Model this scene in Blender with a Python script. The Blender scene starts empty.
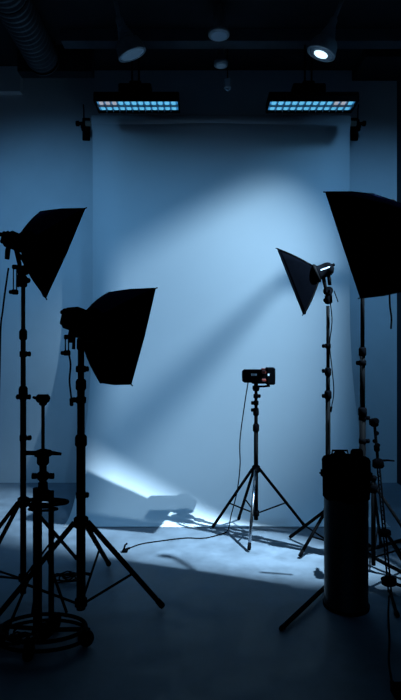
import bpy, math, random
from mathutils import Vector, Matrix

random.seed(4)
SC = bpy.context.scene
COL = SC.collection
R = math.radians

# ------------------------------------------------------------------ camera, world, lights, exposure
FPX = 515.0            # focal length for a 401 x 700 frame
EYE = 1.77             # camera height in metres
cam_data = bpy.data.cameras.new('camera')
cam_data.sensor_fit = 'VERTICAL'
cam_data.sensor_height = 36.0
cam_data.lens = FPX / 700.0 * 36.0
cam_data.clip_start = 0.05
cam = bpy.data.objects.new('camera', cam_data)
COL.objects.link(cam)
cam.location = (0, 0, EYE)
cam.rotation_euler = (R(90), 0, 0)
SC.camera = cam

SC.view_settings.view_transform = 'Standard'
SC.view_settings.look = 'None'
SC.view_settings.gamma = 1.0
SC.view_settings.use_curve_mapping = False
SC.view_settings.exposure = 0.0

world = bpy.data.worlds.new('night')
SC.world = world
world.use_nodes = True
bg = world.node_tree.nodes['Background']
bg.inputs[0].default_value = (0.10, 0.36, 0.80, 1)
bg.inputs[1].default_value = 0.055



def spot_lamp(name, loc, aim, color, watts, cone, blend, soft, narrow=1.0):
    d = bpy.data.lights.new(name, 'SPOT')
    d.color = color
    d.energy = watts
    d.spot_size = R(cone)
    d.spot_blend = blend
    d.shadow_soft_size = soft
    o = bpy.data.objects.new(name, d)
    COL.objects.link(o)
    o.location = loc
    o.rotation_euler = (Vector(aim) - Vector(loc)).to_track_quat('-Z', 'Y').to_euler()
    o.scale.x = narrow              # cone itself squeezed sideways to shape the beam
    return Vector(loc), (Vector(aim) - Vector(loc)).normalized()


LAMPS = [
    # key beam across the paper; unseen floor beam and three wall fills added
    spot_lamp('key_beam', (2.42, 4.0, 4.72), (-0.40, 6.5, 1.85), (0.49, 0.76, 0.96), 690, 64, 0.95, 0.040),
    spot_lamp('added_floor_beam', (2.38, 3.70, 4.42), (-0.50, 4.98, 0.0), (0.55, 0.80, 1.0), 5000, 58, 0.85, 0.018, 0.28),
    spot_lamp('added_wall_fill', (-2.40, 4.1, 4.90), (-2.0, 6.7, 1.7), (0.155, 0.465, 0.89), 260, 108, 1.0, 0.16),
    spot_lamp('added_wall_fill', (0.25, 4.2, 5.30), (0.2, 6.6, 1.0), (0.155, 0.465, 0.89), 140, 90, 1.0, 0.16),
    spot_lamp('added_wall_fill', (2.25, 4.2, 5.30), (2.3, 6.6, 1.0), (0.155, 0.465, 0.89), 280, 104, 1.0, 0.16),
]


def at(px, py, d):
    """a point at distance d into the room, seen at frame position (px, py)"""
    return Vector(((px - 200.5) * d / FPX, d, EYE + (350 - py) * d / FPX))


def on_floor(px, py, z=0.0):
    d = FPX * (EYE - z) / (py - 350)
    return Vector(((px - 200.5) * d / FPX, d, z))


# ------------------------------------------------------------------ materials
MATS = {}


def mat(name, col, rough=0.5, metal=0.0, spec=0.5, emit=None, estr=0.0, noise=0.0, scale=8.0, bump=0.0, sheen=0.0,
        rough_var=0.0):
    m = bpy.data.materials.new(name)
    m.use_nodes = True
    nt = m.node_tree
    b = nt.nodes['Principled BSDF']
    b.inputs['Base Color'].default_value = (*col, 1)
    b.inputs['Roughness'].default_value = rough
    b.inputs['Metallic'].default_value = metal
    b.inputs['Specular IOR Level'].default_value = spec
    if sheen:
        b.inputs['Sheen Weight'].default_value = sheen
    if emit:
        b.inputs['Emission Color'].default_value = (*emit, 1)
        b.inputs['Emission Strength'].default_value = estr
    if noise or bump or rough_var:
        tc = nt.nodes.new('ShaderNodeTexCoord')
        nz = nt.nodes.new('ShaderNodeTexNoise')
        nz.inputs['Scale'].default_value = scale
        nz.inputs['Detail'].default_value = 6
        nz.inputs['Roughness'].default_value = 0.6
        nt.links.new(tc.outputs['Object'], nz.inputs['Vector'])
        if noise:
            rp = nt.nodes.new('ShaderNodeMapRange')
            rp.inputs['From Min'].default_value = 0.3
            rp.inputs['From Max'].default_value = 0.7
            rp.inputs['To Min'].default_value = 1 - noise
            rp.inputs['To Max'].default_value = 1 + noise
            nt.links.new(nz.outputs['Fac'], rp.inputs['Value'])
            mx = nt.nodes.new('ShaderNodeVectorMath')
            mx.operation = 'SCALE'
            mx.inputs[0].default_value = col
            nt.links.new(rp.outputs['Result'], mx.inputs['Scale'])
            nt.links.new(mx.outputs['Vector'], b.inputs['Base Color'])
        if rough_var:
            rr = nt.nodes.new('ShaderNodeMapRange')
            rr.inputs['From Min'].default_value = 0.3
            rr.inputs['From Max'].default_value = 0.7
            rr.inputs['To Min'].default_value = max(0.02, rough - rough_var)
            rr.inputs['To Max'].default_value = min(1, rough + rough_var)
            nt.links.new(nz.outputs['Fac'], rr.inputs['Value'])
            nt.links.new(rr.outputs['Result'], b.inputs['Roughness'])
        if bump:
            bp = nt.nodes.new('ShaderNodeBump')
            bp.inputs['Strength'].default_value = bump
            bp.inputs['Distance'].default_value = 0.01
            nt.links.new(nz.outputs['Fac'], bp.inputs['Height'])
            nt.links.new(bp.outputs['Normal'], b.inputs['Normal'])
    MATS[name] = m
    return m


mat('concrete', (0.112, 0.140, 0.172), 0.55, noise=0.26, scale=4.5, bump=0.3, rough_var=0.12, spec=0.35)
mat('plaster', (0.54, 0.57, 0.60), 0.75, noise=0.04, scale=2.2, bump=0.06, spec=0.2)
mat('dark_paint', (0.018, 0.024, 0.034), 0.7, noise=0.1, scale=3, spec=0.2)
mat('ceiling_black', (0.012, 0.015, 0.02), 0.8, noise=0.2, scale=4, spec=0.15)
mat('beam_paint', (0.06, 0.07, 0.085), 0.7, noise=0.15, scale=5, spec=0.2)
mat('paper', (0.60, 0.63, 0.66), 0.85, noise=0.015, scale=1.4, spec=0.15)
mat('cardboard', (0.25, 0.22, 0.18), 0.8, noise=0.1)
mat('black_metal', (0.0016, 0.0018, 0.0022), 0.7, spec=0.02, noise=0.2, scale=20)
mat('black_plastic', (0.0016, 0.0018, 0.0024), 0.7, spec=0.0, noise=0.2, scale=25)
mat('black_rubber', (0.0018, 0.0018, 0.0022), 0.85, spec=0.02, noise=0.2, scale=30)
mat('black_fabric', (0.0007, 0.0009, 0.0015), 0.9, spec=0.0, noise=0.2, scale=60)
mat('fabric_lit_top', (0.016, 0.024, 0.075), 0.8, spec=0.0, noise=0.2, scale=60)  # bluer, lighter fabric stands in for light on the softbox tops
mat('diffusion', (0.55, 0.57, 0.6), 0.9, spec=0.1, noise=0.02)
mat('steel', (0.22, 0.24, 0.26), 0.32, metal=1.0, noise=0.15, scale=18)
mat('chrome_tube', (0.30, 0.32, 0.35), 0.25, metal=1.0, noise=0.1, scale=12)
mat('galvanised', (0.05, 0.062, 0.075), 0.6, metal=0.2, noise=0.25, scale=9)
mat('lamp_housing', (0.24, 0.27, 0.30), 0.45, metal=0.3, noise=0.15, scale=15)
mat('bin_enamel', (0.006, 0.008, 0.011), 0.42, spec=0.3, noise=0.15, scale=6, rough_var=0.08)
mat('red_anodised', (0.10, 0.014, 0.010), 0.4, noise=0.1)
mat('pale_print', (0.42, 0.52, 0.62), 0.6, noise=0.05)
mat('white_plastic', (0.35, 0.42, 0.5), 0.5, noise=0.05)
mat('led_cell', (0.2, 0.3, 0.4), 0.4, emit=(0.03, 0.22, 0.50), estr=0.7, noise=0.1)
mat('led_core', (0.6, 0.7, 0.8), 0.4, emit=(0.12, 0.55, 0.88), estr=0.8, noise=0.1)
mat('led_warm', (0.6, 0.6, 0.6), 0.4, emit=(0.55, 0.55, 0.60), estr=0.6, noise=0.1)
mat('lens_lit', (0.6, 0.8, 0.9), 0.3, emit=(0.62, 0.88, 1.0), estr=1.6, noise=0.05)
mat('lens_faint_glow', (0.20, 0.28, 0.36), 0.3, spec=0.5, emit=(0.25, 0.5, 0.75), estr=0.05, noise=0.05)  # weak glow put in where the lens would reflect pale light


# ------------------------------------------------------------------ mesh helpers
ORIGIN = {}


def frame(axis):
    a = Vector(axis).normalized()
    up = Vector((0, 0, 1)) if abs(a.z) < 0.95 else Vector((1, 0, 0))
    u = a.cross(up).normalized()
    v = u.cross(a).normalized()
    return a, u, v


class MB:
    def __init__(self):
        self.v = []
        self.f = []
        self.smooth = []

    def add(self, vs, fs, smooth=False):
        n = len(self.v)
        self.v += [Vector(p) for p in vs]
        self.f += [tuple(i + n for i in q) for q in fs]
        self.smooth += [smooth] * len(fs)
        return self

    def box(self, c, size, axes=None, bevel=0.0):
        c = Vector(c)
        if axes is None:
            axes = (Vector((1, 0, 0)), Vector((0, 1, 0)), Vector((0, 0, 1)))
        hx, hy, hz = [s / 2 for s in size]
        b = min(bevel, hx * .9, hy * .9, hz * .9)
        if b <= 0:
            vs = [c + axes[0] * x * hx + axes[1] * y * hy + axes[2] * z * hz
                  for x in (-1, 1) for y in (-1, 1) for z in (-1, 1)]
            fs = [(0, 1, 3, 2), (4, 6, 7, 5), (0, 4, 5, 1), (2, 3, 7, 6), (0, 2, 6, 4), (1, 5, 7, 3)]
            return self.add(vs, fs)
        # chamfered box: 24 vertices
        idx = {}
        vs = []
        for sx in (-1, 1):
            for sy in (-1, 1):
                for sz in (-1, 1):
                    for k in range(3):
                        p = [sx * (hx - b), sy * (hy - b), sz * (hz - b)]
                        s = (sx, sy, sz)
                        p[k] = s[k] * (hx, hy, hz)[k]
                        idx[(sx, sy, sz, k)] = len(vs)
                        vs.append(c + axes[0] * p[0] + axes[1] * p[1] + axes[2] * p[2])
        fs = []
        for k in range(3):
            i, j = [q for q in range(3) if q != k]
            for s in (-1, 1):
                quad = []
                for a_, b_ in ((-1, -1), (1, -1), (1, 1), (-1, 1)):
                    t = [0, 0, 0]
                    t[k] = s
                    t[i] = a_
                    t[j] = b_
                    quad.append(idx[(*t, k)])
                fs.append(tuple(quad))
        for k in range(3):          # edges along axis k
            i, j = [q for q in range(3) if q != k]
            for a_ in (-1, 1):
                for b_ in (-1, 1):
                    t0 = [0, 0, 0]
                    t0[i] = a_
                    t0[j] = b_
                    t1 = list(t0)
                    t0[k] = -1
                    t1[k] = 1
                    fs.append((idx[(*t0, i)], idx[(*t0, j)], idx[(*t1, j)], idx[(*t1, i)]))
        for sx in (-1, 1):
            for sy in (-1, 1):
                for sz in (-1, 1):
                    fs.append(tuple(idx[(sx, sy, sz, k)] for k in range(3)))
        return self.add(vs, fs)

    def tube(self, pts, r, seg=10, caps=True, smooth=True):
        pts = [Vector(p) for p in pts]
        n = len(pts)
        rs = r if isinstance(r, (list, tuple)) else [r] * n
        vs, fs = [], []
        u = None
        for i, p in enumerate(pts):
            t = (pts[min(i + 1, n - 1)] - pts[max(i - 1, 0)])
            if t.length < 1e-9:
                t = Vector((0, 0, 1))
            t.normalize()
            if u is None:
                _, u, _ = frame(t)
            u = (u - t * u.dot(t))
            if u.length < 1e-6:
                _, u, _ = frame(t)
            u.normalize()
            w = t.cross(u)
            for k in range(seg):
                a = 2 * math.pi * k / seg
                vs.append(p + (u * math.cos(a) + w * math.sin(a)) * rs[i])
        for i in range(n - 1):
            for k in range(seg):
                k2 = (k + 1) % seg
                fs.append((i * seg + k, i * seg + k2, (i + 1) * seg + k2, (i + 1) * seg + k))
        self.add(vs, fs, smooth)
        if caps:
            m = len(self.v) - len(vs)
            self.f.append(tuple(m + k for k in reversed(range(seg))))
            self.f.append(tuple(m + (n - 1) * seg + k for k in range(seg)))
            self.smooth += [False, False]
        return self

    def cyl(self, a, b, r, seg=12, r2=None):
        return self.tube([a, b], [r, r if r2 is None else r2], seg)

    def lathe(self, base, axis, prof, seg=20, smooth=True):
        """prof: (distance along axis, radius) pairs; doubled points give sharp steps"""
        a, u, v = frame(axis)
        base = Vector(base)
        vs, fs = [], []
        for h, r in prof:
            for k in range(seg):
                t = 2 * math.pi * k / seg
                vs.append(base + a * h + (u * math.cos(t) + v * math.sin(t)) * max(r, 1e-4))
        for i in range(len(prof) - 1):
            for k in range(seg):
                k2 = (k + 1) % seg
                fs.append((i * seg + k, i * seg + k2, (i + 1) * seg + k2, (i + 1) * seg + k))
        self.add(vs, fs, smooth)
        m = len(self.v) - len(vs)
        self.f.append(tuple(m + k for k in reversed(range(seg))))
        self.f.append(tuple(m + (len(prof) - 1) * seg + k for k in range(seg)))
        self.smooth += [False, False]
        return self

    def ring(self, c, axis, rad, r, seg=28, sub=8, arc=(0, 2 * math.pi), flat=1.0):
        a, u, v = frame(axis)
        if abs(a.z) > .95:
            u, v = Vector((1, 0, 0)), Vector((0, flat, 0))
        full = abs(arc[1] - arc[0] - 2 * math.pi) < 1e-6
        n = seg
        pts = [Vector(c) + (u * math.cos(arc[0] + (arc[1] - arc[0]) * i / n) +
                            v * math.sin(arc[0] + (arc[1] - arc[0]) * i / n)) * rad for i in range(n + 1)]
        return self.tube(pts, r, sub, caps=not full)

    def build(self, name, material, parent=None, origin=None):
        if parent is not None:
            o0 = ORIGIN[parent.name]
        else:
            o0 = Vector(origin) if origin is not None else Vector((0, 0, 0))
        me = bpy.data.meshes.new(name)
        me.from_pydata([tuple(p - o0) for p in self.v], [], self.f)
        me.polygons.foreach_set('use_smooth', self.smooth)
        me.materials.append(MATS[material])
        me.validate()
        me.update()
        import bmesh
        bm = bmesh.new()
        bm.from_mesh(me)
        bmesh.ops.recalc_face_normals(bm, faces=bm.faces)
        bm.to_mesh(me)
        bm.free()
        o = bpy.data.objects.new(name, me)
        COL.objects.link(o)
        if parent is not None:
            o.parent = parent
        else:
            o.location = o0
        ORIGIN[o.name] = o0
        return o


def thing(name, label, cat, loc, group=None):
    o = bpy.data.objects.new(name, None)
    COL.objects.link(o)
    o.empty_display_size = 0.1
    o.location = loc
    ORIGIN[o.name] = Vector(loc)
    return tag(o, label, cat, group)


def tag(o, label, cat, group=None):
    o['label'] = label
    o['category'] = cat
    if group:
        o['group'] = group
    return o


def struct(o, label=None):
    o['kind'] = 'structure'
    if label:
        o['label'] = label
    return o


def spline(pts, n=10):
    pts = [Vector(p) for p in pts]
    if len(pts) < 3:
        return pts
    e = [pts[0] * 2 - pts[1]] + pts + [pts[-1] * 2 - pts[-2]]
    out = []
    for i in range(1, len(e) - 2):
        p0, p1, p2, p3 = e[i - 1:i + 3]
        for k in range(n):
            t = k / n
            out.append(0.5 * ((2 * p1) + (p2 - p0) * t + (2 * p0 - 5 * p1 + 4 * p2 - p3) * t * t +
                              (3 * p1 - p0 - 3 * p2 + p3) * t ** 3))
    out.append(pts[-1])
    return out


def cable(name, pts, label, r=0.006, material='black_rubber', cat='cable', group=None, plug=True):
    path = spline(pts, 8)
    root = thing(name, label, cat, path[-1], group)
    MB().tube(path, r, 7).build('cable_run', material, root)
    if plug:
        d = (path[-1] - path[-3]).normalized()
        MB().tube([path[-1] - d * 0.03, path[-1] + d * 0.012, path[-1] + d * 0.02],
                  [r * 1.9, r * 2.1, r * 1.2], 8).build('plug', 'black_plastic', root)
    return root


# ------------------------------------------------------------------ the room
WB = 6.87          # back wall
CEIL = 5.5
XR = 2.62          # right wall
XL = -3.3          # left wall


def slab(name, x0, x1, y0, y1, z0, z1, material):
    return struct(MB().box(((x0 + x1) / 2, (y0 + y1) / 2, (z0 + z1) / 2), (x1 - x0, y1 - y0, z1 - z0)).build(
        name, material))


slab('floor', XL, XR, -1.5, WB, -0.1, 0, 'concrete')
slab('wall_back', XL, XR, WB, WB + 0.15, 0, CEIL, 'plaster')
slab('wall_right', XR, XR + 0.15, -1.5, WB + 0.15, 0, CEIL, 'dark_paint')
slab('wall_left', XL - 0.15, XL, -1.5, WB + 0.15, 0, CEIL, 'dark_paint')
slab('ceiling', XL - 0.15, XR + 0.15, -1.5, WB + 0.15, CEIL, CEIL + 0.12, 'ceiling_black')
# downstand beams and the boxed bulkhead in the corner
slab('trim_1', -1.62, XR, 5.98, 6.14, 5.36, CEIL, 'beam_paint')
slab('trim_2', XL, -2.37, WB - 0.10, WB, 5.17, CEIL, 'plaster')
slab('trim_3', 2.02, XR, 6.3, WB, 5.36, CEIL, 'ceiling_black')
slab('trim_4', -2.24, -1.33, 6.30, 6.46, 5.18, CEIL, 'ceiling_black')

# ------------------------------------------------------------------ paper backdrop
PY = 6.55
PX0, PX1 = -1.372, 1.896
t = thing('paper_backdrop', 'wide pale seamless paper sweeping from wall roll onto floor', 'backdrop', ((PX0 + PX1) / 2, PY, 0))
prof = [(PY, 4.73), (PY, 4.2), (PY, 3.6), (PY, 3.0), (PY, 2.5), (6.535, 2.15), (6.50, 1.85), (6.43, 1.5), (6.31, 1.15),
        (6.15, 0.82), (5.96, 0.52), (5.75, 0.27), (5.58, 0.115), (5.42, 0.035), (5.28, 0.008), (5.14, 0.004)]
pp = spline([Vector((0, y, z)) for y, z in prof], 4)
vs, fs = [], []
NX = 8
for p in pp:
    for i in range(NX + 1):
        x = PX0 + (PX1 - PX0) * i / NX
        vs.append((x, p.y + 0.004 * math.sin(i * 1.3), max(p.z, 0.003)))
for j in range(len(pp) - 1):
    for i in range(NX):
        a = j * (NX + 1) + i
        fs.append((a, a + 1, a + NX + 2, a + NX + 1))
sheet = MB().add(vs, fs, True).build('paper_sheet', 'paper', t)
sm = sheet.modifiers.new('thickness', 'SOLIDIFY')
sm.thickness = 0.0015
sm.offset = 1
MB().cyl((PX0 - 0.015, PY + 0.09, 4.69), (PX1 + 0.015, PY + 0.09, 4.69), 0.10, 28).build('paper_roll', 'paper', t)
MB().cyl((PX0 - 0.11, PY + 0.09, 4.69), (PX1 + 0.11, PY + 0.09, 4.69), 0.033, 16).build('core_tube', 'cardboard', t)

for side, xx, lab in ((-1, PX0 - 0.10, 'black roll bracket at wall holding backdrop end near the air duct'),
                      (1, PX1 + 0.10, 'black roll bracket holding backdrop end near the dark side wall')):
    b = thing('backdrop_bracket', lab, 'bracket', (xx, WB, 4.69), 'backdrop roll brackets')
    MB().box((xx + side * .05, WB - 0.012, 4.71), (0.10, 0.024, 0.30), bevel=.006).build('wall_plate', 'black_metal', b)
    MB().box((xx + side * .05, (WB + PY) / 2 + .03, 4.645), (0.035, WB - PY - 0.06, 0.035)).build('arm', 'black_metal', b)
    m = MB()
    m.ring((xx + side * 0.03, PY + 0.09, 4.69), (1, 0, 0), 0.045, 0.012, 18, 8)
    m.box((xx + side * 0.03, PY + 0.14, 4.655), (0.03, 0.06, 0.035))
    m.build('hook', 'black_metal', b)
    m = MB()
    m.tube([(xx + side * .03, PY + .08, 4.73), (xx + side * .03, PY + .08, 4.86), (xx + side * .03, PY + .05, 4.92)], .009, 8)
    m.build('lock_rod', 'black_metal', b)
    k = MB()
    k.lathe((xx + side * .045, PY + .09, 4.69), (side, 0, 0), [(0, .022), (.05, .022), (.05, .034), (.085, .034), (.09, .026)], 10)
    k.build('knob', 'black_plastic', b)
    k = MB()
    k.lathe((xx + side * .03, PY + .055, 4.625), (0, -.4, -1), [(0, .013), (.03, .013), (.03, .024), (.05, .02)], 10)
    k.build('clamp_screw', 'black_plastic', b)

# ------------------------------------------------------------------ ceiling panel lights


def panel_light(x0, x1, yc, z, lab, warm):
    xc = (x0 + x1) / 2
    L = x1 - x0
    D = 0.31
    t = thing('panel_light', lab, 'light', (xc, yc, z), 'panel lights above the backdrop')
    m = MB()
    m.box((xc, yc, z + .075), (L, D, .05), bevel=.008)
    for s in (-1, 1):
        m.box((xc, yc + s * (D / 2 - .008), z + .03), (L, .016, .08))
        m.box((xc + s * (L / 2 - .008), yc, z + .03), (.016, D, .08))
    m.build('housing', 'black_metal', t)
    MB().box((xc, yc, z + .026), (L - .04, D - .04, .006)).build('reflector_tray', 'led_cell', t)
    n = 12
    w = (L - .06) / n
    for r_ in range(2):
        for i in range(n):
            cx = xc - L / 2 + .03 + w * (i + .5)
            cy = yc + (r_ - .5) * (D - .05) / 2
            m = MB()
            m.box((cx, cy, z + .016), (w * .62, (D - .05) * .36, .014), bevel=.005)
            hot = (i in warm and r_ == 0)
            m.build('lamp_cell', 'led_warm' if hot else 'led_core', t)
    for i in range(1, n):
        cx = xc - L / 2 + .03 + w * i
        MB().box((cx, yc, z + .008), (.006, D - .04, .03)).build('louvre_blade', 'lamp_housing', t)
    MB().box((xc, yc, z + .008), (L - .04, .008, .03)).build('louvre_rail', 'lamp_housing', t)
    # mount above the panel
    m = MB()
    m.box((xc - .03, yc + .02, z + .185), (.38, .16, .13), bevel=.012)
    m.build('driver_box', 'black_metal', t)
    for s in (-1, 1):
        MB().box((xc - .03 + s * .15, yc + .02, z + .11), (.03, .10, .05)).build('mount_foot', 'black_metal', t)
    MB().box((xc - .03, yc + .02, z + .27), (.14, .08, .06), bevel=.01).build('mount_plate', 'black_metal', t)
    for s in (-1, 1):
        MB().cyl((xc - .03 + s * .04, yc + .02, z + .26), (xc - .03 + s * .04, yc + .02, CEIL), .011, 8).build(
            'drop_rod', 'black_metal', t)
    return t


zp = at(0, 106.5, 6.05).z
panel_light(at(93.5, 0, 5.9).x, at(179, 0, 5.9).x, 6.05, zp, 'lit blue panel light hung above backdrop on the air duct side', (0, 1, 2))
panel_light(at(269, 0, 5.9).x, at(359, 0, 5.9).x, 6.05, zp, 'lit blue panel light hung above backdrop beside the glowing spotlight', (9, 10))


# ------------------------------------------------------------------ ceiling spotlights
def ceiling_spot(stem_top, neck, mouth, lab, lit):
    stem_top, neck, mouth = Vector(stem_top), Vector(neck), Vector(mouth)
    ax = (mouth - neck).normalized()
    L = (mouth - neck).length
    t = thing('ceiling_spotlight', lab, 'spotlight', stem_top, 'ceiling spotlights')
    MB().cyl(stem_top + Vector((0, 0, .02)), neck, .020, 10).build('stem', 'lamp_housing', t)
    MB().lathe((stem_top.x, stem_top.y, CEIL - .03), (0, 0, 1), [(0, .05), (.006, .06), (.03, .06)], 18).build('ceiling_rose', 'lamp_housing', t)
    MB().lathe(neck - ax * .05, ax, [(0, .022), (.03, .04), (.07, .04), (.08, .03)], 14).build('swivel_joint', 'lamp_housing', t)
    for i in range(6):
        h = .03 + i * L * .085
        r = .045 + i * .009
        MB().lathe(neck + ax * h, ax, [(0, r - .004), (.004, r), (.016, r), (.02, r - .004)], 20).build('cooling_fin', 'lamp_housing', t)
    MB().lathe(neck, ax, [(0, .03), (L * .55, .07), (L * .58, .115), (L * .70, .135), (L * .93, .145), (L * .97, .150), (L, .150),
                          (L, .128), (L * .93, .120)], 26).build('housing', 'lamp_housing', t)
    MB().lathe(neck + ax * (L * .955), ax, [(0, .124), (.01, .124), (.016, .10), (.018, .06)], 26).build(
        'reflector' if lit else 'lens', 'lamp_housing' if lit else 'lens_faint_glow', t)
    if lit:
        MB().lathe(neck + ax * (L * .955 + .016), ax, [(0, .072), (.008, .070), (.016, .045), (.018, .01)], 22).build('lens', 'lens_lit', t)
    return t


ceiling_spot((at(112, -8, 5.3).x, 5.3, CEIL), at(120, 22, 5.20), at(132.5, 55, 5.26),
             'grey ribbed ceiling spotlight with pale lens above panel light', False)
ceiling_spot((at(348, -8, 5.3).x, 5.3, CEIL), at(333, 22, 5.20), at(321, 54, 5.24),
             'grey ribbed ceiling spotlight with glowing white lens', True)

# small ceiling fittings between the spotlights
p = at(219, 36, 5.6)
t = thing('ceiling_downlight', 'larger round pale rimmed ceiling downlight above hanging pendant', 'downlight', (p.x, p.y, CEIL), 'round ceiling downlights')
MB().lathe((p.x, p.y, p.z), (0, 0, 1), [(0, .10), (.01, .118), (.035, .118), (.05, .09), (.09, .06), (CEIL - p.z, .06)], 24).build('can', 'lamp_housing', t)
MB().lathe((p.x, p.y, p.z - .006), (0, 0, 1), [(0, .085), (.012, .09)], 24).build('diffuser', 'white_plastic', t)
p = at(221, 66, 6.2)
t = thing('ceiling_downlight', 'smaller dark round ceiling downlight on a short drop tube', 'downlight', (p.x, p.y, CEIL), 'round ceiling downlights')
MB().lathe((p.x, p.y, p.z), (0, 0, 1), [(0, .07), (.01, .085), (.05, .085), (.06, .04), (CEIL - p.z, .04)], 20).build('can', 'lamp_housing', t)
MB().lathe((p.x, p.y, p.z - .006), (0, 0, 1), [(0, .055), (.012, .06)], 20).build('diffuser', 'lens_faint_glow', t)
p = at(227.5, 84, 6.3)
t = thing('hanging_sensor', 'small pale box hanging on thin wire above the backdrop top', 'sensor', (p.x, p.y, CEIL))
MB().box((p.x, p.y, p.z), (.085, .06, .13), bevel=.015).build('body', 'white_plastic', t)
MB().cyl((p.x, p.y, p.z + .06), (p.x, p.y, CEIL), .007, 8).build('drop_wire', 'black_rubber', t)
MB().lathe((p.x, p.y, p.z - .065), (0, 0, -1), [(0, .025), (.015, .02)], 12).build('sensor_tip', 'white_plastic', t)

# ribbed air duct and its strap
b = at(44, 61, 6.28)
a = Vector((b.x, 3.2, b.z))
t = thing('air_duct', 'ribbed round metal air duct running under the black ceiling', 'duct', (b.x, 6.0, b.z))
m = MB()
pts, rs = [], []
n = 160
for i in range(n + 1):
    pts.append(a.lerp(b, i / n))
    rs.append(.168 + (.024 if (i // 2) % 2 else 0))
m.tube(pts, rs, 26, smooth=False)
m.build('duct_pipe', 'galvanised', t)
ax = (b - a).normalized()
for f in (.30, .62, .985):
    c = a.lerp(b, f)
    MB().ring(c, ax, .188, .010, 26, 6).build('strap_ring', 'black_metal', t)
    MB().box((c.x, c.y, CEIL - .012), (.30, .03, .024)).build('hanger_bar', 'black_metal', t)

# out-of-view fixtures: key fresnel, plus added floor fresnel and three added fill floods
FIX = [('fresnel_spotlight', 'black fresnel spotlight by the dark wall aimed at the paper', .085),
       ('fresnel_spotlight', 'added unseen spotlight by the dark wall aimed at the floor', .075),
       ('added_flood', 'added unseen flood filling wall on the air duct side', .10),
       ('added_flood', 'added unseen flood filling the middle of paper backdrop', .10),
       ('added_flood', 'added unseen flood filling wall beside the dark side wall', .10)]
for (loc, d), (nm, lab, r) in zip(LAMPS, FIX):
    back = loc - d * .02
    top = Vector((back.x - d.x * .1, back.y - d.y * .1, CEIL)) if nm == 'added_flood' else back.copy()
    t = thing(nm, lab, 'spotlight', top, 'beam fixtures out over the set')
    MB().lathe(back, -d, [(0, r * .8), (.0, r * 1.05), (.03, r * 1.05), (.03, r), (.15, r * .95), (.17, r * .6)], 20).build('housing', 'black_metal', t)
    MB().lathe(back + d * .001, -d, [(0, r * .75), (.01, r * .78)], 20).build('lens', 'lens_lit', t)
    if nm == 'fresnel_spotlight':
        q = back - d * .08
        MB().tube([q, Vector((XR - .005, q.y, q.z))], .014, 8).build('wall_pipe', 'black_metal', t)
    else:
        MB().tube([back - d * .1 + Vector((0, 0, r * .8)), top], .014, 8).build('drop_pipe', 'black_metal', t)
    if lab.endswith('paper'):
        # added blades shape the unseen key beam: one at paper's side, one on top
        fe, fd, fn = Vector((2.124, 4.187, 4.72)), Vector((-.534, -.845, 0)), Vector((.845, -.534, 0))
        MB().box(fe + fd * .16, (.32, .006, .56), (fd, fn, Vector((0, 0, 1)))).build('added_beam_flag', 'black_fabric', t)
        e1, e2 = loc + Vector((-3.7, 2.55, -1.95)) * .105, loc + Vector((-.65, 2.55, -.20)) * .14
        ed = (e2 - e1).normalized()
        up = ed.cross((e1 + e2) / 2 - loc).normalized()
        up = up if up.z > 0 else -up
        MB().box((e1 + e2) / 2 + up * .13, ((e2 - e1).length + .16, .006, .26), (ed, ed.cross(up), up)).build('added_beam_flag', 'black_fabric', t)

t = thing('shadow_pipe', 'added unseen pipe casting the diagonal shadow band on backdrop', 'pipe', (XR, 4.62, 4.22))  # added pipe, out of view, there to cast the diagonal band
MB().cyl((2.08, 4.06, 4.35), (2.08, 4.66, 4.21), .027, 14, r2=.009).build('band_bar', 'black_metal', t)
MB().cyl((2.08, 4.62, 4.22), (XR - .01, 4.62, 4.22), .022, 12).build('wall_arm', 'black_metal', t)
MB().box((XR - .012, 4.62, 4.22), (.024, .14, .14), bevel=.005).build('wall_plate', 'black_metal', t)

# ------------------------------------------------------------------ light stands


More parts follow.
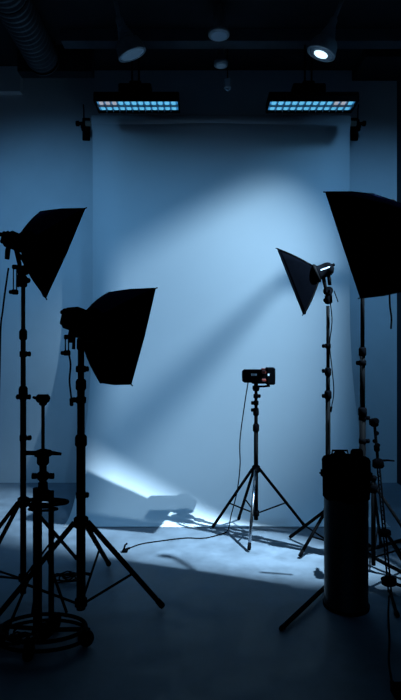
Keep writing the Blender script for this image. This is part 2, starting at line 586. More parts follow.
def stand(label, base, top, hub_z, low_z, feet, sections, knobs=(), r_leg=.0145, brace_t=.55, shiny=(), group='light stands',
          name='light_stand', foot_r=.017):
    """base: (x, y); sections: (z0, z1, radius); feet: floor points"""
    x, y = base
    t = thing(name, label, 'light stand', (x, y, 0), group)
    for z0, z1, r in sections:
        MB().cyl((x, y, z0), (x, y, z1), r, 14).build('pole_section', 'black_metal', t)
    for i, (z0, z1, r) in enumerate(sections[:-1]):
        MB().lathe((x, y, z1 - .035), (0, 0, 1), [(0, r + .003), (.01, r + .010), (.06, r + .010), (.075, r + .002)], 16).build(
            'collar', 'black_plastic', t)
    r0k = sections[0][2] - .004
    for z, ang, r in knobs:
        d = Vector((math.cos(ang), math.sin(ang), 0))
        m = MB()
        m.lathe(Vector((x, y, z)) + d * .008, d, [(0, .012), (r - .002, .012), (r - .002, .017), (r + .018, .019), (r + .024, .013)], 10)
        m.lathe(Vector((x, y, z - .022)), (0, 0, 1), [(0, r0k + .002), (.004, r0k + .008), (.040, r0k + .008), (.044, r0k + .002)], 14)
        m.build('knob', 'black_plastic', t)
    r0 = sections[0][2]
    MB().lathe((x, y, hub_z - .035), (0, 0, 1), [(0, r0 + .006), (.008, r0 + .018), (.062, r0 + .018), (.07, r0 + .006)], 18).build(
        'leg_collar', 'black_plastic', t)
    if low_z:
        MB().lathe((x, y, low_z - .03), (0, 0, 1), [(0, r0 + .002), (.006, r0 + .011), (.05, r0 + .011), (.056, r0 + .003)], 16).build(
            'lower_hub', 'black_plastic', t)
    for i, f in enumerate(feet):
        fx, fy = f[0], f[1]
        v = Vector((fx - x, fy - y, 0))
        d = v.normalized()
        s = Vector((x, y, hub_z)) + d * (r0 + .014)
        e = Vector((fx, fy, foot_r))
        ax = (e - s).normalized()
        mname = 'chrome_tube' if i in shiny else 'black_metal'
        m = MB()
        m.tube([s, s.lerp(e, .5), e - ax * .02], r_leg, 10)
        leg = m.build('leg', mname, t)
        MB().tube([e - ax * .06, e - ax * .012, e], [foot_r * .9, foot_r, foot_r * .8], 10).build('rubber_foot', 'black_rubber', leg)
        if low_z:
            q = s.lerp(e, brace_t)
            MB().tube([Vector((x, y, low_z)) + d * (r0 + .008), q], r_leg * .52, 8).build('brace', 'black_metal', t)
    return t


def tilt_clamp(root, x, y, z, axis, r=.022, handle=(0.06, -0.02)):
    """spigot, swivel block and tilt handle that carry the lamp on a pole top"""
    c = Vector((x, y, z))
    MB().lathe(c, (0, 0, 1), [(0, r), (.008, r + .006), (.07, r + .006), (.08, r)], 14).build('spigot_socket', 'black_plastic', root)
    side = Vector((axis[1], -axis[0], 0)).normalized()
    m = MB()
    m.lathe(c + Vector((0, 0, .115)) - side * .035, side, [(0, .030), (.006, .036), (.064, .036), (.07, .030)], 16)
    m.build('tilt_joint', 'black_plastic', root)
    h = MB()
    p0 = c + Vector((0, 0, .115)) + side * .03
    h.tube([p0, p0 + side * .03, p0 + side * .045 + Vector((0, 0, -.05)), p0 + side * .05 + Vector((0, 0, -.11))], [.009, .009, .010, .012], 8)
    h.build('tilt_handle', 'black_plastic', root)
    k = MB()
    k.lathe(c + Vector((0, 0, .04)) - side * .02, -side, [(0, .008), (.03, .008), (.03, .018), (.05, .02), (.056, .012)], 10)
    k.build('lock_knob', 'black_plastic', root)


def softbox_light(label, corners, rear, rear_r, head_len, head_r, pole, head_dir=None, bow=.05, mark=False, group='softbox lights', square=False):
    """corners: near-top, far-top, far-bottom, near-bottom of the open front; rear: centre of the speed ring;
    pole: (x, y, z) of the pole top that carries the lamp"""
    C = [Vector(c) for c in corners]
    rear = Vector(rear)
    cen = sum(C, Vector()) / 4
    ax = (cen - rear).normalized()
    t = thing('softbox_light', label, 'softbox', pole, group)
    ring = []
    for c in C:
        d = c - cen
        d = (d - ax * d.dot(ax)).normalized()
        ring.append(rear + d * rear_r)
    N, M = 8, 6
    for s in range(4):
        a0, a1 = ring[s], ring[(s + 1) % 4]
        b0, b1 = C[s], C[(s + 1) % 4]
        out = ((b0 + b1) / 2 - cen)
        out = (out - ax * out.dot(ax)).normalized()

        def surf(i, j, off):
            u = i / N
            w = j / M
            p = a0.lerp(b0, u).lerp(a1.lerp(b1, u), w)
            k = math.sin(math.pi * min(1, u * 1.02)) * bow
            rad = p - (rear + ax * ((p - rear).dot(ax)))
            sag = .006 * math.sin(math.pi * w) * u * 1.4
            return p + rad.normalized() * k + out * sag + out * off
        vs, fs = [], []
        for off in (0, -.005):
            for i in range(N + 1):
                for j in range(M + 1):
                    vs.append(surf(i, j, off))
        W = M + 1
        S = (N + 1) * W
        for i in range(N):
            for j in range(M):
                q = i * W + j
                fs.append((q, q + 1, q + W + 1, q + W))
                fs.append((S + q, S + q + W, S + q + W + 1, S + q + 1))
        for i in range(N):
            for j in (0, M):
                q = i * W + j
                fs.append((q, q + W, S + q + W, S + q))
        for j in range(M):
            for i in (0, N):
                q = i * W + j
                fs.append((q, S + q, S + q + 1, q + 1))
        MB().add(vs, fs, True).build('side_panel', 'fabric_lit_top' if s == 0 else 'black_fabric', t)
        # sprung rod in the seam, its tip standing proud of the corner pocket
        rp = []
        for i in range(N + 1):
            u = i / N
            p = ring[s].lerp(C[s], u)
            rad = p - (rear + ax * ((p - rear).dot(ax)))
            rp.append(p + rad.normalized() * (math.sin(math.pi * min(1, u * 1.02)) * bow + .003))
        rp.append(C[s] + (C[s] - rp[-2]).normalized() * .022)
        MB().tube(rp, .0045, 6).build('rod', 'black_metal', t)
        # front rim edge
        MB().tube([b0, (b0 + b1) / 2 + out * .006 * 1.4, b1], .008, 8).build('rim_edge', 'black_fabric', t)
    # front diffuser set inside the lip
    vs, fs = [], []
    K = 8
    dep = (cen - rear).dot(ax)
    fit = 1 - .03 / dep * (1 - rear_r / (C[0] - cen).length) - .035
    for i in range(K + 1):
        for j in range(K + 1):
            p = C[0].lerp(C[1], j / K).lerp(C[3].lerp(C[2], j / K), i / K)
            p = cen + (p - cen) * fit - ax * .035 + ax * .014 * math.sin(math.pi * i / K) * math.sin(math.pi * j / K)
            vs.append(p)
    for i in range(K):
        for j in range(K):
            q = i * (K + 1) + j
            fs.append((q, q + 1, q + K + 2, q + K + 1))
    dm = MB().add(vs, fs, True).build('diffuser', 'diffusion', t)
    s_ = dm.modifiers.new('thickness', 'SOLIDIFY')
    s_.thickness = .003
    # speed ring
    MB().ring(rear - ax * .005, ax, rear_r * .92, .016, 24, 8).build('speed_ring', 'black_metal', t)
    # lamp head
    hd = Vector(head_dir).normalized() if head_dir is not None else -ax
    L, r = head_len, head_r
    if square:
        a_, u_, v_ = frame(hd)
        head = MB().box(rear + hd * (L * .5 - .02), (L, r * 2, r * 1.9), (a_, u_, v_), bevel=.016).build('lamp_head', 'black_plastic', t)
        MB().box(rear + hd * (L - .012), (.02, r * 1.6, r * 1.5), (a_, u_, v_), bevel=.008).build('control_panel', 'black_metal', t)
    else:
        head = MB().lathe(rear - hd * .03, hd, [(0, r * 1.12), (.05, r * 1.12), (.055, r), (L * .8, r), (L * .82, r * 1.03), (L, r * .98), (L + .02, r * .8)], 22).build(
            'lamp_head', 'black_plastic', t)
        MB().lathe(rear + hd * (L - .03), hd, [(0, r * .55), (.03, r * .55), (.035, r * .42)], 16).build('control_panel', 'black_metal', t)
    a_, u_, v_ = frame(hd)
    for sgn in (-1, 1):
        MB().lathe(rear + hd * (L - .015) + u_ * sgn * r * .45 + v_ * r * .3, hd, [(0, .013), (.028, .013), (.033, .009)], 10).build('dial', 'black_plastic', t)
    # yoke from the head to the pole
    P = Vector(pole)
    hm = rear + hd * L * .45
    MB().tube([hm - Vector((0, 0, r * .9)), (hm + P) / 2 + Vector((0, 0, -.01)), P + Vector((0, 0, .10))], [.018, .014, .018], 8).build('yoke', 'black_metal', t)
    tilt_clamp(t, P.x, P.y, P.z, hd)
    g0 = rear + hd * (L * .75) - Vector((0, 0, r))
    MB().tube([g0 + Vector((0, 0, .02)), g0 + Vector((0, 0, -.03)) + hd * .01, g0 + Vector((0, 0, -.085)) + hd * .015], [.014, .017, .015], 10).build('hand_grip', 'black_rubber', t)
    if mark:
        s1 = u_ if (rear + u_).y < rear.y else -u_
        w = s1 * .8 + v_ * .6
        MB().box(rear + hd * L * .45 + s1 * r * .985 + v_ * .012, (.085, .006, .010), (hd, s1, s1.cross(hd))).build('name_strip', 'pale_print', head)
    return t


# --- left, far softbox
D1 = 3.62
B1 = ((23.2 - 200.5) * D1 / FPX, D1)


def zat(py, d):
    return EYE + (350 - py) * d / FPX


f1 = on_floor(77, 561)
stand('tall black light stand behind the rolling pedestal, beside the white wall', B1, None, zat(502, D1), zat(577, D1),
      [(-1.78, 3.42), (f1.x, f1.y), (-1.52, 3.08), ],
      [(.06, zat(392, D1), .021), (zat(392, D1), zat(335, D1), .0175), (zat(335, D1), zat(286, D1), .0145)],
      knobs=((zat(354, D1), 0.2, .02), (zat(438, D1), 0.1, .024), (zat(397, D1), 2.9, .02), (zat(397, D1), .2, .02)))
softbox_light('black softbox tilted toward backdrop, mounted high near white wall',
              [at(84, 209, 3.52), at(40.5, 212, 4.0), at(42, 292, 3.85), at(45.5, 297, 3.52)], at(27, 246, 3.46), .095, .17, .052,
              (B1[0], B1[1], zat(287, D1)), head_dir=at(6, 236, 3.36) - at(26, 244, 3.46), bow=.010, square=True)

# --- left, near softbox
D2 = 3.42
B2 = ((81 - 200.5) * D2 / FPX, D2)
fa, fb = on_floor(163, 610), on_floor(109, 567)
stand('thick black light stand with one leg toward the lit floor', B2, None, zat(522, D2), zat(602, D2),
      [(fa.x, fa.y), (fb.x, fb.y), (-1.34, 3.26)],
      [(.05, zat(441, D2), .030), (zat(441, D2), zat(385, D2), .025), (zat(385, D2), zat(345, D2), .021)],
      knobs=((zat(495, D2), 0.0, .02), (zat(400, D2), 3.0, .028), (zat(369, D2), .4, .02)), r_leg=.0175, brace_t=.60, foot_r=.022)
softbox_light('large black softbox with boxy lamp head, on the thick stand',
              [at(154.5, 289, 3.32), at(108.5, 293, 3.80), at(100, 382, 3.80), at(130.5, 383.5, 3.32)], at(91, 325, 3.28), .105, .20, .070,
              (B2[0], B2[1], zat(350, D2)), head_dir=at(63, 313, 3.12) - at(90, 323, 3.28), bow=.014, square=True)

for lab, px, y0, y1, d, pole_x in (('mounted high near white wall', 15, 267, 292, 3.44, 21), ('on the thick stand', 67, 337, 353, 3.24, 78)):
    root = [o for o in COL.objects if str(o.get('label', '')).endswith(lab)][0]
    lev = MB()
    for k in (-1.6, 1.6):
        lev.tube([at(px + k, y0, d), at(px + k, y1, d)], .0042, 8)
    lev.tube([at(px - 2, y0, d), at(pole_x, y0 - 1, d + .08)], .008, 8)
    lev.build('tilt_lever', 'black_metal', root)
    for yy, w in ((y0, .030), (y1, .034)):
        MB().box(at(px, yy, d), (w * 1.2, .03, w), bevel=.006).build('lever_block', 'black_plastic', root)
    MB().lathe(at(px - 2, y1, d), (-1, 0, 0), [(0, .010), (.012, .014), (.022, .014), (.026, .008)], 10).build('lever_knob', 'black_plastic', root)

# --- right, middle softbox
D3 = 4.5
B3 = ((328 - 200.5) * D3 / FPX, D3)
fa, fb = on_floor(290, 539), on_floor(299.5, 558.5)
stand('slim black light stand behind the tall bin, facing the backdrop', B3, None, zat(512, D3), zat(540, D3),
      [(fa.x, fa.y), (fb.x, fb.y), (1.52, 4.55)],
      [(.05, zat(395, D3), .021), (zat(395, D3), zat(372, D3), .018), (zat(372, D3), zat(306, D3), .015)],
      knobs=((zat(371, D3), math.pi, .02), (zat(346, D3), math.pi, .018), (zat(396, D3), 3.0, .02)))
softbox_light('small black softbox with tube shaped lamp head, on slim stand',
              [at(278, 249, 4.38), at(283, 257, 4.66), at(305.5, 312, 4.66), at(303.5, 313.5, 4.38)], at(316, 273.5, 4.46), .075, .155, .060,
              (B3[0], B3[1], zat(304, D3)), head_dir=at(338, 266, 4.48) - at(316, 274, 4.46), bow=.012, mark=True)

# --- right, near softbox on a cranked arm
D4 = 4.3
B4 = ((362.5 - 200.5) * D4 / FPX, D4)
fa = on_floor(280.5, 632)
stand('tall black light stand behind bin with cranked top arm', B4, None, zat(552, D4), None,
      [(fa.x, fa.y), (1.78, 3.62), (1.86, 4.75)],
      [(.04, zat(412, D4), .026), (zat(412, D4), zat(352, D4), .021), (zat(352, D4), zat(262, D4), .017)],
      knobs=((zat(363, D4), 3.0, .02), (zat(418, D4), 0.1, .03), (zat(441, D4), 0.1, .03)), r_leg=.0155)
MBx = MB()
arm_root = [o for o in COL.objects if o.get('label') == 'tall black light stand behind bin with cranked top arm'][0]
top4 = Vector((B4[0], B4[1], zat(262, D4)))
MBx.tube(spline([top4 - Vector((0, 0, .05)), top4 + Vector((.02, 0, .05)), top4 + Vector((.25, -.02, .12)), Vector((1.98, 4.1, 2.66)), Vector((2.08, 3.8, 2.50)),
                 Vector((2.0, 3.36, 2.26)), Vector((1.90, 3.24, 2.24))], 6), .016, 10)
MBx.build('cranked_arm', 'black_metal', arm_root)
softbox_light('largest black softbox hanging over the tall bin',
              [at(326.5, 192.5, 3.5), at(374, 194.5, 3.92), at(407, 290, 3.78), at(361, 297.5, 3.5)], Vector((1.66, 3.46, 2.50)), .12, .20, .085,
              (1.88, 3.24, 2.24), head_dir=(.75, -.66, .10), bow=.03)

# --- stand in the middle with the small camera
D5 = 4.95
B5 = ((256 - 200.5) * D5 / FPX, D5)
feet5 = [on_floor(212.5, 529), on_floor(305, 528), on_floor(249, 552), on_floor(238.5, 521)]
stand('black light stand with spread legs in front of paper backdrop', B5, None, zat(469, D5), zat(513, D5),
      [(f.x, f.y) for f in feet5],
      [(.14, zat(428, D5), .021), (zat(428, D5), zat(412, D5), .018), (zat(412, D5), zat(390, D5), .015)],
      knobs=((zat(403, D5), math.pi, .015), (zat(410, D5), math.pi, .016), (zat(396, D5), 0.0, .012)), shiny=(2,), brace_t=.58)
c5 = Vector((B5[0], B5[1], zat(390, D5)))
t = thing('video_camera', 'small black video camera with red knobs, on the middle stand', 'camera', c5)
MB().lathe(c5 - Vector((0, 0, .01)), (0, 0, 1), [(0, .026), (.02, .034), (.05, .034), (.055, .02), (.075, .02)], 14).build('mount_head', 'black_plastic', t)
MB().tube([c5 + Vector((0, 0, .035)), c5 + Vector((.08, -.01, .035)), c5 + Vector((.13, -.02, .045))], [.010, .010, .014], 8).build('pan_handle', 'black_plastic', t)
MB().box(c5 + Vector((.03, 0, .068)), (.14, .07, .014), bevel=.004).build('base_plate', 'black_metal', t)
body = MB().box(c5 + Vector((-.015, 0, .135)), (.22, .12, .125), bevel=.012).build('body', 'black_plastic', t)
MB().box(c5 + Vector((.135, 0, .135)), (.085, .135, .165), bevel=.012).build('battery_block', 'black_plastic', t)
MB().lathe(c5 + Vector((-.12, 0, .135)), (-1, 0, 0), [(0, .055), (.006, .058), (.012, .05)], 20).build('lens_port', 'black_metal', t)
for z, s in ((.175, .030), (.098, .026)):
    MB().box(c5 + Vector((.068, -.066, z)), (.040, .016, s), bevel=.005).build('red_switch', 'red_anodised', t)
MB().box(c5 + Vector((.068, 0, .203)), (.034, .05, .014), bevel=.004).build('red_button', 'red_anodised', t)
for i, w in enumerate((.012, .010, .014)):
    MB().box(c5 + Vector((-.045 + i * .019, -.0615, .150)), (w, .004, .020)).build('print_mark', 'pale_print', body)
MB().box(c5 + Vector((.112, -.0690, .150)), (.016, .004, .020)).build('print_mark', 'pale_print', body)

# ------------------------------------------------------------------ rolling pedestal on the left
D6 = 3.1
PX_, PY_ = (43 - 200.5) * D6 / FPX, D6
t = thing('rolling_pedestal', 'black rolling pedestal with wheeled hoop base between light stands', 'pedestal', (PX_, PY_, 0))
xa = (37.5 - 200.5) * D6 / FPX
xb = (48.8 - 200.5) * D6 / FPX
MB().cyl((xa, PY_, .09), (xa, PY_, zat(488, D6)), .027, 16).build('main_column', 'black_metal', t)
MB().cyl((xb, PY_ + .05, .09), (xb, PY_ + .05, zat(493, D6)), .017, 14).build('side_column', 'black_metal', t)
MB().lathe((PX_, PY_, zat(499, D6)), (0, 0, 1), [(0, .04), (.02, .058), (.04, .055), (.055, .03), (.10, .028)], 18).build('column_head', 'black_plastic', t)
MB().cyl((PX_, PY_, zat(484, D6)), (PX_, PY_, zat(462, D6)), .022, 14).build('riser', 'black_metal', t)
MB().lathe((PX_, PY_, zat(480, D6)), (0, 0, 1), [(0, .026), (.01, .036), (.04, .036), (.05, .026)], 14).build('collar', 'black_plastic', t)
for s in (-1, 1):
    MB().lathe((PX_ + s * .02, PY_, zat(476, D6)), (s, 0, 0), [(0, .008), (.02, .008), (.02, .018), (.045, .018)], 10).build('knob', 'black_plastic', t)
MB().lathe((PX_, PY_, zat(465, D6)), (0, 0, 1), [(0, .028), (.012, .036), (.05, .036), (.055, .05), (.085, .05), (.095, .02)], 16).build('clamp_body', 'black_plastic', t)
MB().tube([(PX_ - .11, PY_, zat(453, D6)), (PX_ + .05, PY_, zat(453, D6)), (PX_ + .11, PY_, zat(454, D6))], [.014, .014, .009], 10).build('clamp_handle', 'black_plastic', t)
MB().cyl((PX_, PY_, zat(456, D6)), (PX_, PY_, zat(404, D6)), .0105, 12).build('centre_rod', 'black_metal', t)
m = MB()
m.lathe((PX_, PY_, zat(406, D6)), (0, 0, 1), [(0, .012), (.01, .024), (.03, .024), (.035, .016)], 14)
m.lathe((PX_ - .04, PY_, zat(398.5, D6)), (1, 0, 0), [(0, .016), (.01, .026), (.07, .026), (.08, .014)], 14)
m.build('tilt_head', 'black_plastic', t)
MB().tube([(PX_ - .045, PY_, zat(398, D6)), (PX_ - .058, PY_ - .01, zat(397, D6))], [.010, .007], 8).build('head_screw', 'black_plastic', t)
MB().ring((PX_, PY_, zat(502, D6)), (0, 0, 1), .145, .013, 30, 8, flat=.38).build('tool_ring', 'black_metal', t)
MB().ring((PX_, PY_, zat(509, D6)), (0, 0, 1), .085, .008, 30, 8, flat=.36).build('tool_ring', 'black_metal', t)
for k in range(3):
    a_ = k * 2.094 + .1
    d = Vector((math.cos(a_), math.sin(a_), 0))
    MB().tube([Vector((PX_, PY_, zat(500, D6))) + d * .02, Vector((PX_ + d.x * .14, PY_ + d.y * .05, zat(503, D6)))], .010, 8).build('ring_arm', 'black_metal', t)
MB().ring((PX_, PY_, .10), (0, 0, 1), .255, .012, 40, 8, flat=.62).build('base_hoop', 'black_metal', t)
MB().ring((PX_, PY_, .055), (0, 0, 1), .275, .011, 40, 8, flat=.62).build('base_hoop', 'black_metal', t)
MB().lathe((PX_, PY_, .05), (0, 0, 1), [(0, .05), (.01, .06), (.05, .06), (.06, .04)], 18).build('base_hub', 'black_plastic', t)
for k in range(4):
    a_ = k * math.pi / 2 - .12
    d = Vector((math.cos(a_), math.sin(a_), 0))
    c = Vector((PX_ + d.x * .265, PY_ + d.y * .165, 0))
    MB().tube([Vector((PX_, PY_, .09)) + d * .04, c + Vector((0, 0, .10))], .013, 8).build('spoke', 'black_metal', t)
    sd = Vector((-d.y, d.x, 0))
    cast = MB().box(c + Vector((0, 0, .085)), (.045, .05, .03), bevel=.006).build('caster', 'black_metal', t)
    MB().lathe(c + Vector((0, 0, .048)) - sd * .022, sd, [(0, .030), (.004, .044), (.012, .048), (.032, .048), (.040, .044), (.044, .030)], 20).build(
        'caster_wheel', 'black_rubber', cast)
for k, (ax_, ay_) in enumerate(((-.19, -.08), (.10, .16), (-.11, .14))):      # struts bracing the columns
    MB().tube([(PX_ + ax_, PY_ + ay_, .11), (PX_ + ax_ * .2, PY_ + ay_ * .2, .50)], .009, 8).build('strut', 'black_metal', t)

# ------------------------------------------------------------------ tall bin and what lies on it
D7 = 3.57
bx = (346 - 200.5) * D7 / FPX
bz = zat(459, D7)
t = thing('tall_bin', 'tall black cylindrical bin with folded liner cuff', 'bin', (bx, D7, 0))
MB().lathe((bx, D7, 0), (0, 0, 1), [(0, .146), (.006, .152), (.03, .152), (.035, .148), (bz - .02, .150), (bz - .02, .14), (bz - .05, .14)], 44).build('drum', 'bin_enamel', t)
# cuff of the liner, creased round the rim
vs, fs = [], []
n, rows = 64, 7
hz = [bz + .004, bz + .008, bz - .01, bz - .08, bz - .17, bz - .255, bz - .262]
hr = [.139, .156, .162, .162, .159, .157, .151]
for j in range(rows):
    for i in range(n):
        a_ = 2 * math.pi * i / n
        cr = .003 * math.sin(a_ * 9 + j) + .002 * math.sin(a_ * 17 + j * 2.1)
        rr = hr[j] + (cr if 1 < j < 6 else 0)
        vs.append((bx + rr * math.cos(a_), D7 + rr * math.sin(a_), hz[j] + (.006 * math.sin(a_ * 5) if j > 4 else 0)))
for j in range(rows - 1):
    for i in range(n):
        i2 = (i + 1) % n
        fs.append((j * n + i, j * n + i2, (j + 1) * n + i2, (j + 1) * n + i))
MB().add(vs, fs, True).build('liner_cuff', 'black_fabric', t)
MB().lathe((bx, D7, bz - .04), (0, 0, 1), [(0, .136), (.02, .138), (.035, .132), (.04, .06)], 40).build('lid', 'black_plastic', t)
for s, a_ in ((-1, 3.3), (1, -.25)):
    d = Vector((math.cos(a_), math.sin(a_), 0))
    c = Vector((bx, D7, bz - .10)) + d * .162
    sd = Vector((-d.y, d.x, 0))
    hl = MB()
    hl.tube([c + sd * .05, c + sd * .045 + d * .010, c - sd * .045 + d * .010, c - sd * .05], .006, 8)
    hl.box(c - d * .004, (.010, .12, .05), (d, sd, Vector((0, 0, 1))), bevel=.004)
    hl.build('side_handle', 'black_plastic', t)
MB().lathe((bx, D7, .0), (0, 0, 1), [(.0, .156), (.018, .158), (.024, .150)], 44).build('foot_ring', 'black_rubber', t)

p = Vector((bx - .045, D7 - .01, bz + .001))
t = thing('battery_case', 'long low black case with rounded ends lying on bin', 'case', p)
MB().box(p + Vector((0, 0, .032)), (.085, .06, .046), bevel=.016).build('shell', 'black_plastic', t)
MB().box(p + Vector((0, 0, .012)), (.125, .07, .018), bevel=.006).build('base_tray', 'black_plastic', t)
MB().tube([p + Vector((-.058, 0, .02)), p + Vector((-.052, 0, .060)), p + Vector((.052, 0, .060)), p + Vector((.058, 0, .02))], .007, 8).build('carry_grip', 'black_rubber', t)
p = Vector((bx + .078, D7 + .01, bz + .001))
t = thing('battery_case', 'short round ended black case lying on bin lid', 'case', p)
MB().lathe(p + Vector((-.038, 0, .036)), (1, 0, 0), [(0, .022), (.008, .031), (.055, .032), (.068, .031), (.076, .022)], 18).build('shell', 'black_plastic', t)
MB().box(p + Vector((0, 0, .008)), (.07, .06, .016), bevel=.005).build('base_tray', 'black_plastic', t)

# ------------------------------------------------------------------ leaning tripod on the right
ta = at(374.5, 424, 3.95)
tb = at(391, 604, 3.72)
t = thing('leaning_tripod', 'slanted black tripod with lattice column between bin and dark wall', 'tripod', (tb.x, tb.y, 0))
ax = (tb - ta).normalized()
_, u_, v_ = frame(ax)
L = (tb - ta).length


def on_ax(s):
    return ta + ax * (L * s)


MB().tube([on_ax(0), on_ax(.22)], .011, 10).build('centre_rod', 'black_metal', t)
m = MB()
m.lathe(on_ax(-.03), ax, [(0, .02), (.012, .030), (.05, .030), (.06, .018)], 14)
m.lathe(on_ax(-.015) - u_ * .06, u_, [(0, .014), (.01, .026), (.10, .026), (.11, .016)], 14)
m.build('tilt_head', 'black_plastic', t)
MB().tube([on_ax(-.01) - u_ * .05, on_ax(-.01) - u_ * .085, on_ax(.0) - u_ * .10], [.010, .012, .009], 8).build('head_knob', 'black_plastic', t)
for s_, sg in ((.055, 1), (.10, -1), (.125, 1)):
    MB().lathe(on_ax(s_), u_ * sg, [(0, .012), (.02, .012), (.022, .018), (.04, .016)], 10).build('knob', 'black_plastic', t)
MB().lathe(on_ax(.12), ax, [(0, .014), (.01, .022), (.045, .022), (.055, .014)], 12).build('collar', 'black_plastic', t)
MB().lathe(on_ax(.20), ax, [(0, .018), (.012, .04), (.06, .044), (.075, .03)], 16).build('clamp_body', 'black_plastic', t)
MB().tube([on_ax(.215), on_ax(.215) + Vector((.07, 0, .005)), on_ax(.215) + Vector((.125, 0, .0))], [.010, .008, .006], 8).build('clamp_handle', 'black_plastic', t)
for sg in (-1, 1):
    MB().tube([on_ax(.23) + u_ * sg * .026, on_ax(.97) + u_ * sg * .032], .0065, 8).build('column_rail', 'black_metal', t)
NR = 30
for i in range(NR):
    s_ = .25 + .70 * i / (NR - 1)
    c = on_ax(s_)
    MB().tube([c - u_ * .028, c + u_ * .028 + ax * .012], .0036, 6).build('rung', 'black_metal', t)
MB().lathe(on_ax(.60), ax, [(0, .036), (.01, .046), (.04, .046), (.05, .036)], 14).build('collar', 'black_plastic', t)
hub = on_ax(.88)
MB().lathe(hub - ax * .03, ax, [(0, .04), (.01, .055), (.05, .055), (.06, .04)], 14).build('leg_hub', 'black_plastic', t)
for fx, fy, hs in ((1.30, 3.40, .93), (1.85, 3.40, .88), (1.66, 4.15, .60), (1.58, 3.22, .60)):
    s = on_ax(hs)
    e = Vector((fx, fy, .015))
    leg = MB().tube([s, e], .0115, 10).build('leg', 'black_metal', t)
    dd = (e - s).normalized()
    MB().tube([e - dd * .05, e - dd * .008, e], [.015, .017, .013], 10).build('rubber_foot', 'black_rubber', leg)

# --- folded stand leaning right at the frame's side: its long slanting leg
s0 = at(369, 489, 4.12)
t = thing('folding_stand', 'low black folding stand between bin and dark side wall', 'light stand', (s0.x + .04, s0.y, 0), 'light stands')
hx, hy, hz0 = s0.x + .035, s0.y, s0.z
MB().cyl((hx, hy, .05), (hx, hy, hz0 + .08), .018, 12).build('pole_section', 'black_metal', t)
MB().lathe((hx, hy, hz0 - .03), (0, 0, 1), [(0, .025), (.01, .036), (.06, .036), (.07, .024)], 16).build('leg_collar', 'black_plastic', t)
MB().lathe((hx, hy, hz0 + .07), (0, 0, 1), [(0, .02), (.01, .028), (.03, .028), (.036, .02)], 14).build('collar', 'black_plastic', t)
for fx, fy in ((1.80, 3.86), (1.62, 4.62), (1.18, 4.36)):
    d = Vector((fx - hx, fy - hy, 0)).normalized()
    s = Vector((hx, hy, hz0)) + d * .03
    e = Vector((fx, fy, .015))
    leg = MB().tube([s, e], .0125, 10).build('leg', 'black_metal', t)
    dd = (e - s).normalized()
    MB().tube([e - dd * .05, e - dd * .008, e], [.016, .018, .014], 10).build('rubber_foot', 'black_rubber', leg)
    MB().tube([Vector((hx, hy, .12)) + d * .02, s.lerp(e, .6)], .007, 8).build('brace', 'black_metal', t)

# ------------------------------------------------------------------ cables
cc = at(248.5, 380, 4.93)
fl = [on_floor(x_, y_, .006) for x_, y_ in ((224, 533), (205, 538), (185, 538), (160, 541), (141, 544), (127, 549))]
cable('floor_cable', [cc, at(244.5, 405, 4.92), at(240, 440, 4.9), at(240, 466, 4.9), at(237, 492, 4.88), at(231, 516, 4.86), on_floor(228, 530, .01)] + fl,
      'thin black cable from video camera trailing across lit floor', .0055)
cable('hanging_cable', [at(8.5, 268, 3.45), at(5, 292, 3.44), at(2.5, 312, 3.44), at(0.5, 330, 3.44), at(-.5, 380, 3.44), at(-3, 450, 3.46), at(-6, 540, 3.5)],
      'black power cable dangling from softbox by white wall', .006)
cable('hanging_cable', [at(68, 350, 3.25), at(70.5, 364, 3.26), at(69.5, 380, 3.27), at(71, 396, 3.28), at(71.5, 403, 3.28)],
      'short black cable end dangling beside the thick stand', .006)
cable('hanging_cable', [at(330.5, 303, 4.42), at(332, 322, 4.42), at(329.8, 345, 4.44), at(332, 368, 4.42), at(333.8, 392, 4.42), at(331, 410, 4.44)],
      'thin black cable running down the slim light stand', .0045)
cable('hanging_cable', [at(334, 291, 4.40), at(336, 296, 4.40), at(338, 302, 4.40)], 'short lamp cable tail behind small softbox', .0045, plug=False)
cable('hanging_cable', [at(386, 214, 3.95), at(388.5, 203, 3.95), at(393, 200.5, 3.95), at(398, 205, 3.9), at(404, 216, 3.8)],
      'black cable looped over the top of largest softbox', .008, plug=False)
cable('hanging_cable', [at(389.5, 292, 3.9), at(390, 306, 3.9), at(391.5, 318, 3.9), at(391, 329, 3.9)], 'short cable end hanging under largest softbox', .007, plug=False)
e = on_floor(393, 687, .03)
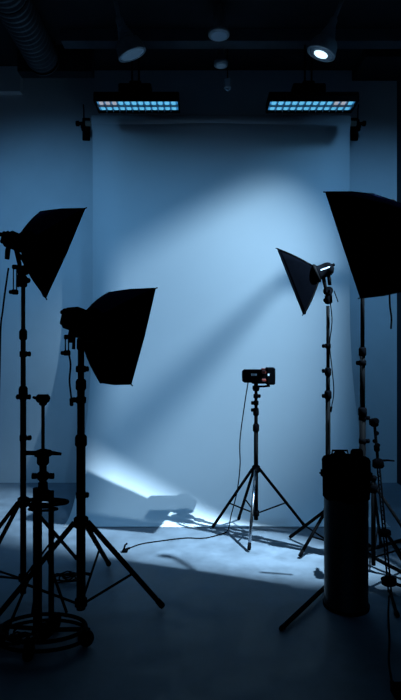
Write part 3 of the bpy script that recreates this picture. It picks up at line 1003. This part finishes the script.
cable('dropping_cable', [at(389, 596, 3.55), at(388.5, 615, 3.35), at(389.5, 640, 3.1), Vector((e.x - .01, e.y + .03, .14)), e],
      'black cable dropping from leaning tripod to a floor plug', .006)
# block the dropping cable plugs into
t = thing('power_block', 'small black power block on floor at end of dropping cable', 'power block', (e.x + .03, e.y - .01, 0))
MB().box((e.x + .045, e.y - .03, .03), (.12, .08, .058), bevel=.012).build('body', 'black_plastic', t)
for k in range(2):
    MB().lathe((e.x + .025 + k * .045, e.y - .03, .058), (0, 0, 1), [(0, .017), (.005, .017), (.006, .012)], 12).build('socket', 'black_rubber', t)
# floor clip at the end of the lit cable
p = on_floor(125, 552)
t = thing('cable_clip', 'small dark clip on lit floor at trailing cable end', 'clip', p)
MB().box(p + Vector((0, 0, .012)), (.05, .05, .024), bevel=.006).build('clip_base', 'black_plastic', t)
MB().tube([p + Vector((-.01, 0, .02)), p + Vector((.0, 0, .06)), p + Vector((.02, 0, .075))], .008, 8).build('clip_lever', 'black_plastic', t)


def coil(label, c, rad, turns, tilt=0.0):
    t = thing('cable_coil', label, 'cable', c, 'coiled cables')
    rnd = random.Random(hash(label) % 1000 if False else int(rad * 1000) + turns)
    pts = []
    n = turns * 14
    for i in range(n + 1):
        a_ = 2 * math.pi * i / 14
        rr = rad * (1 + .16 * math.sin(a_ * .37 + 1) + rnd.uniform(-.02, .02))
        off = .035 * math.sin(a_ * .23)
        pts.append(Vector(c) + Vector((rr * math.cos(a_) + off, rr * .8 * math.sin(a_) + off, .010 + .045 * i / n + .012 * math.sin(a_ * 1.7) ** 2)))
    MB().tube(pts, .0065, 6).build('cable_run', 'black_rubber', t)
    MB().tube([pts[-1], pts[-1] + Vector((.05, -.02, 0)), pts[-1] + Vector((.065, -.025, 0))], [.011, .013, .008], 8).build('plug', 'black_plastic', t)
    return t


coil('loose black cable coil on floor behind the thick stand', on_floor(68, 582), .085, 5)
coil('black cable heap on floor at the hoop base of pedestal', Vector((PX_ - .155, PY_, 0)), .058, 6)
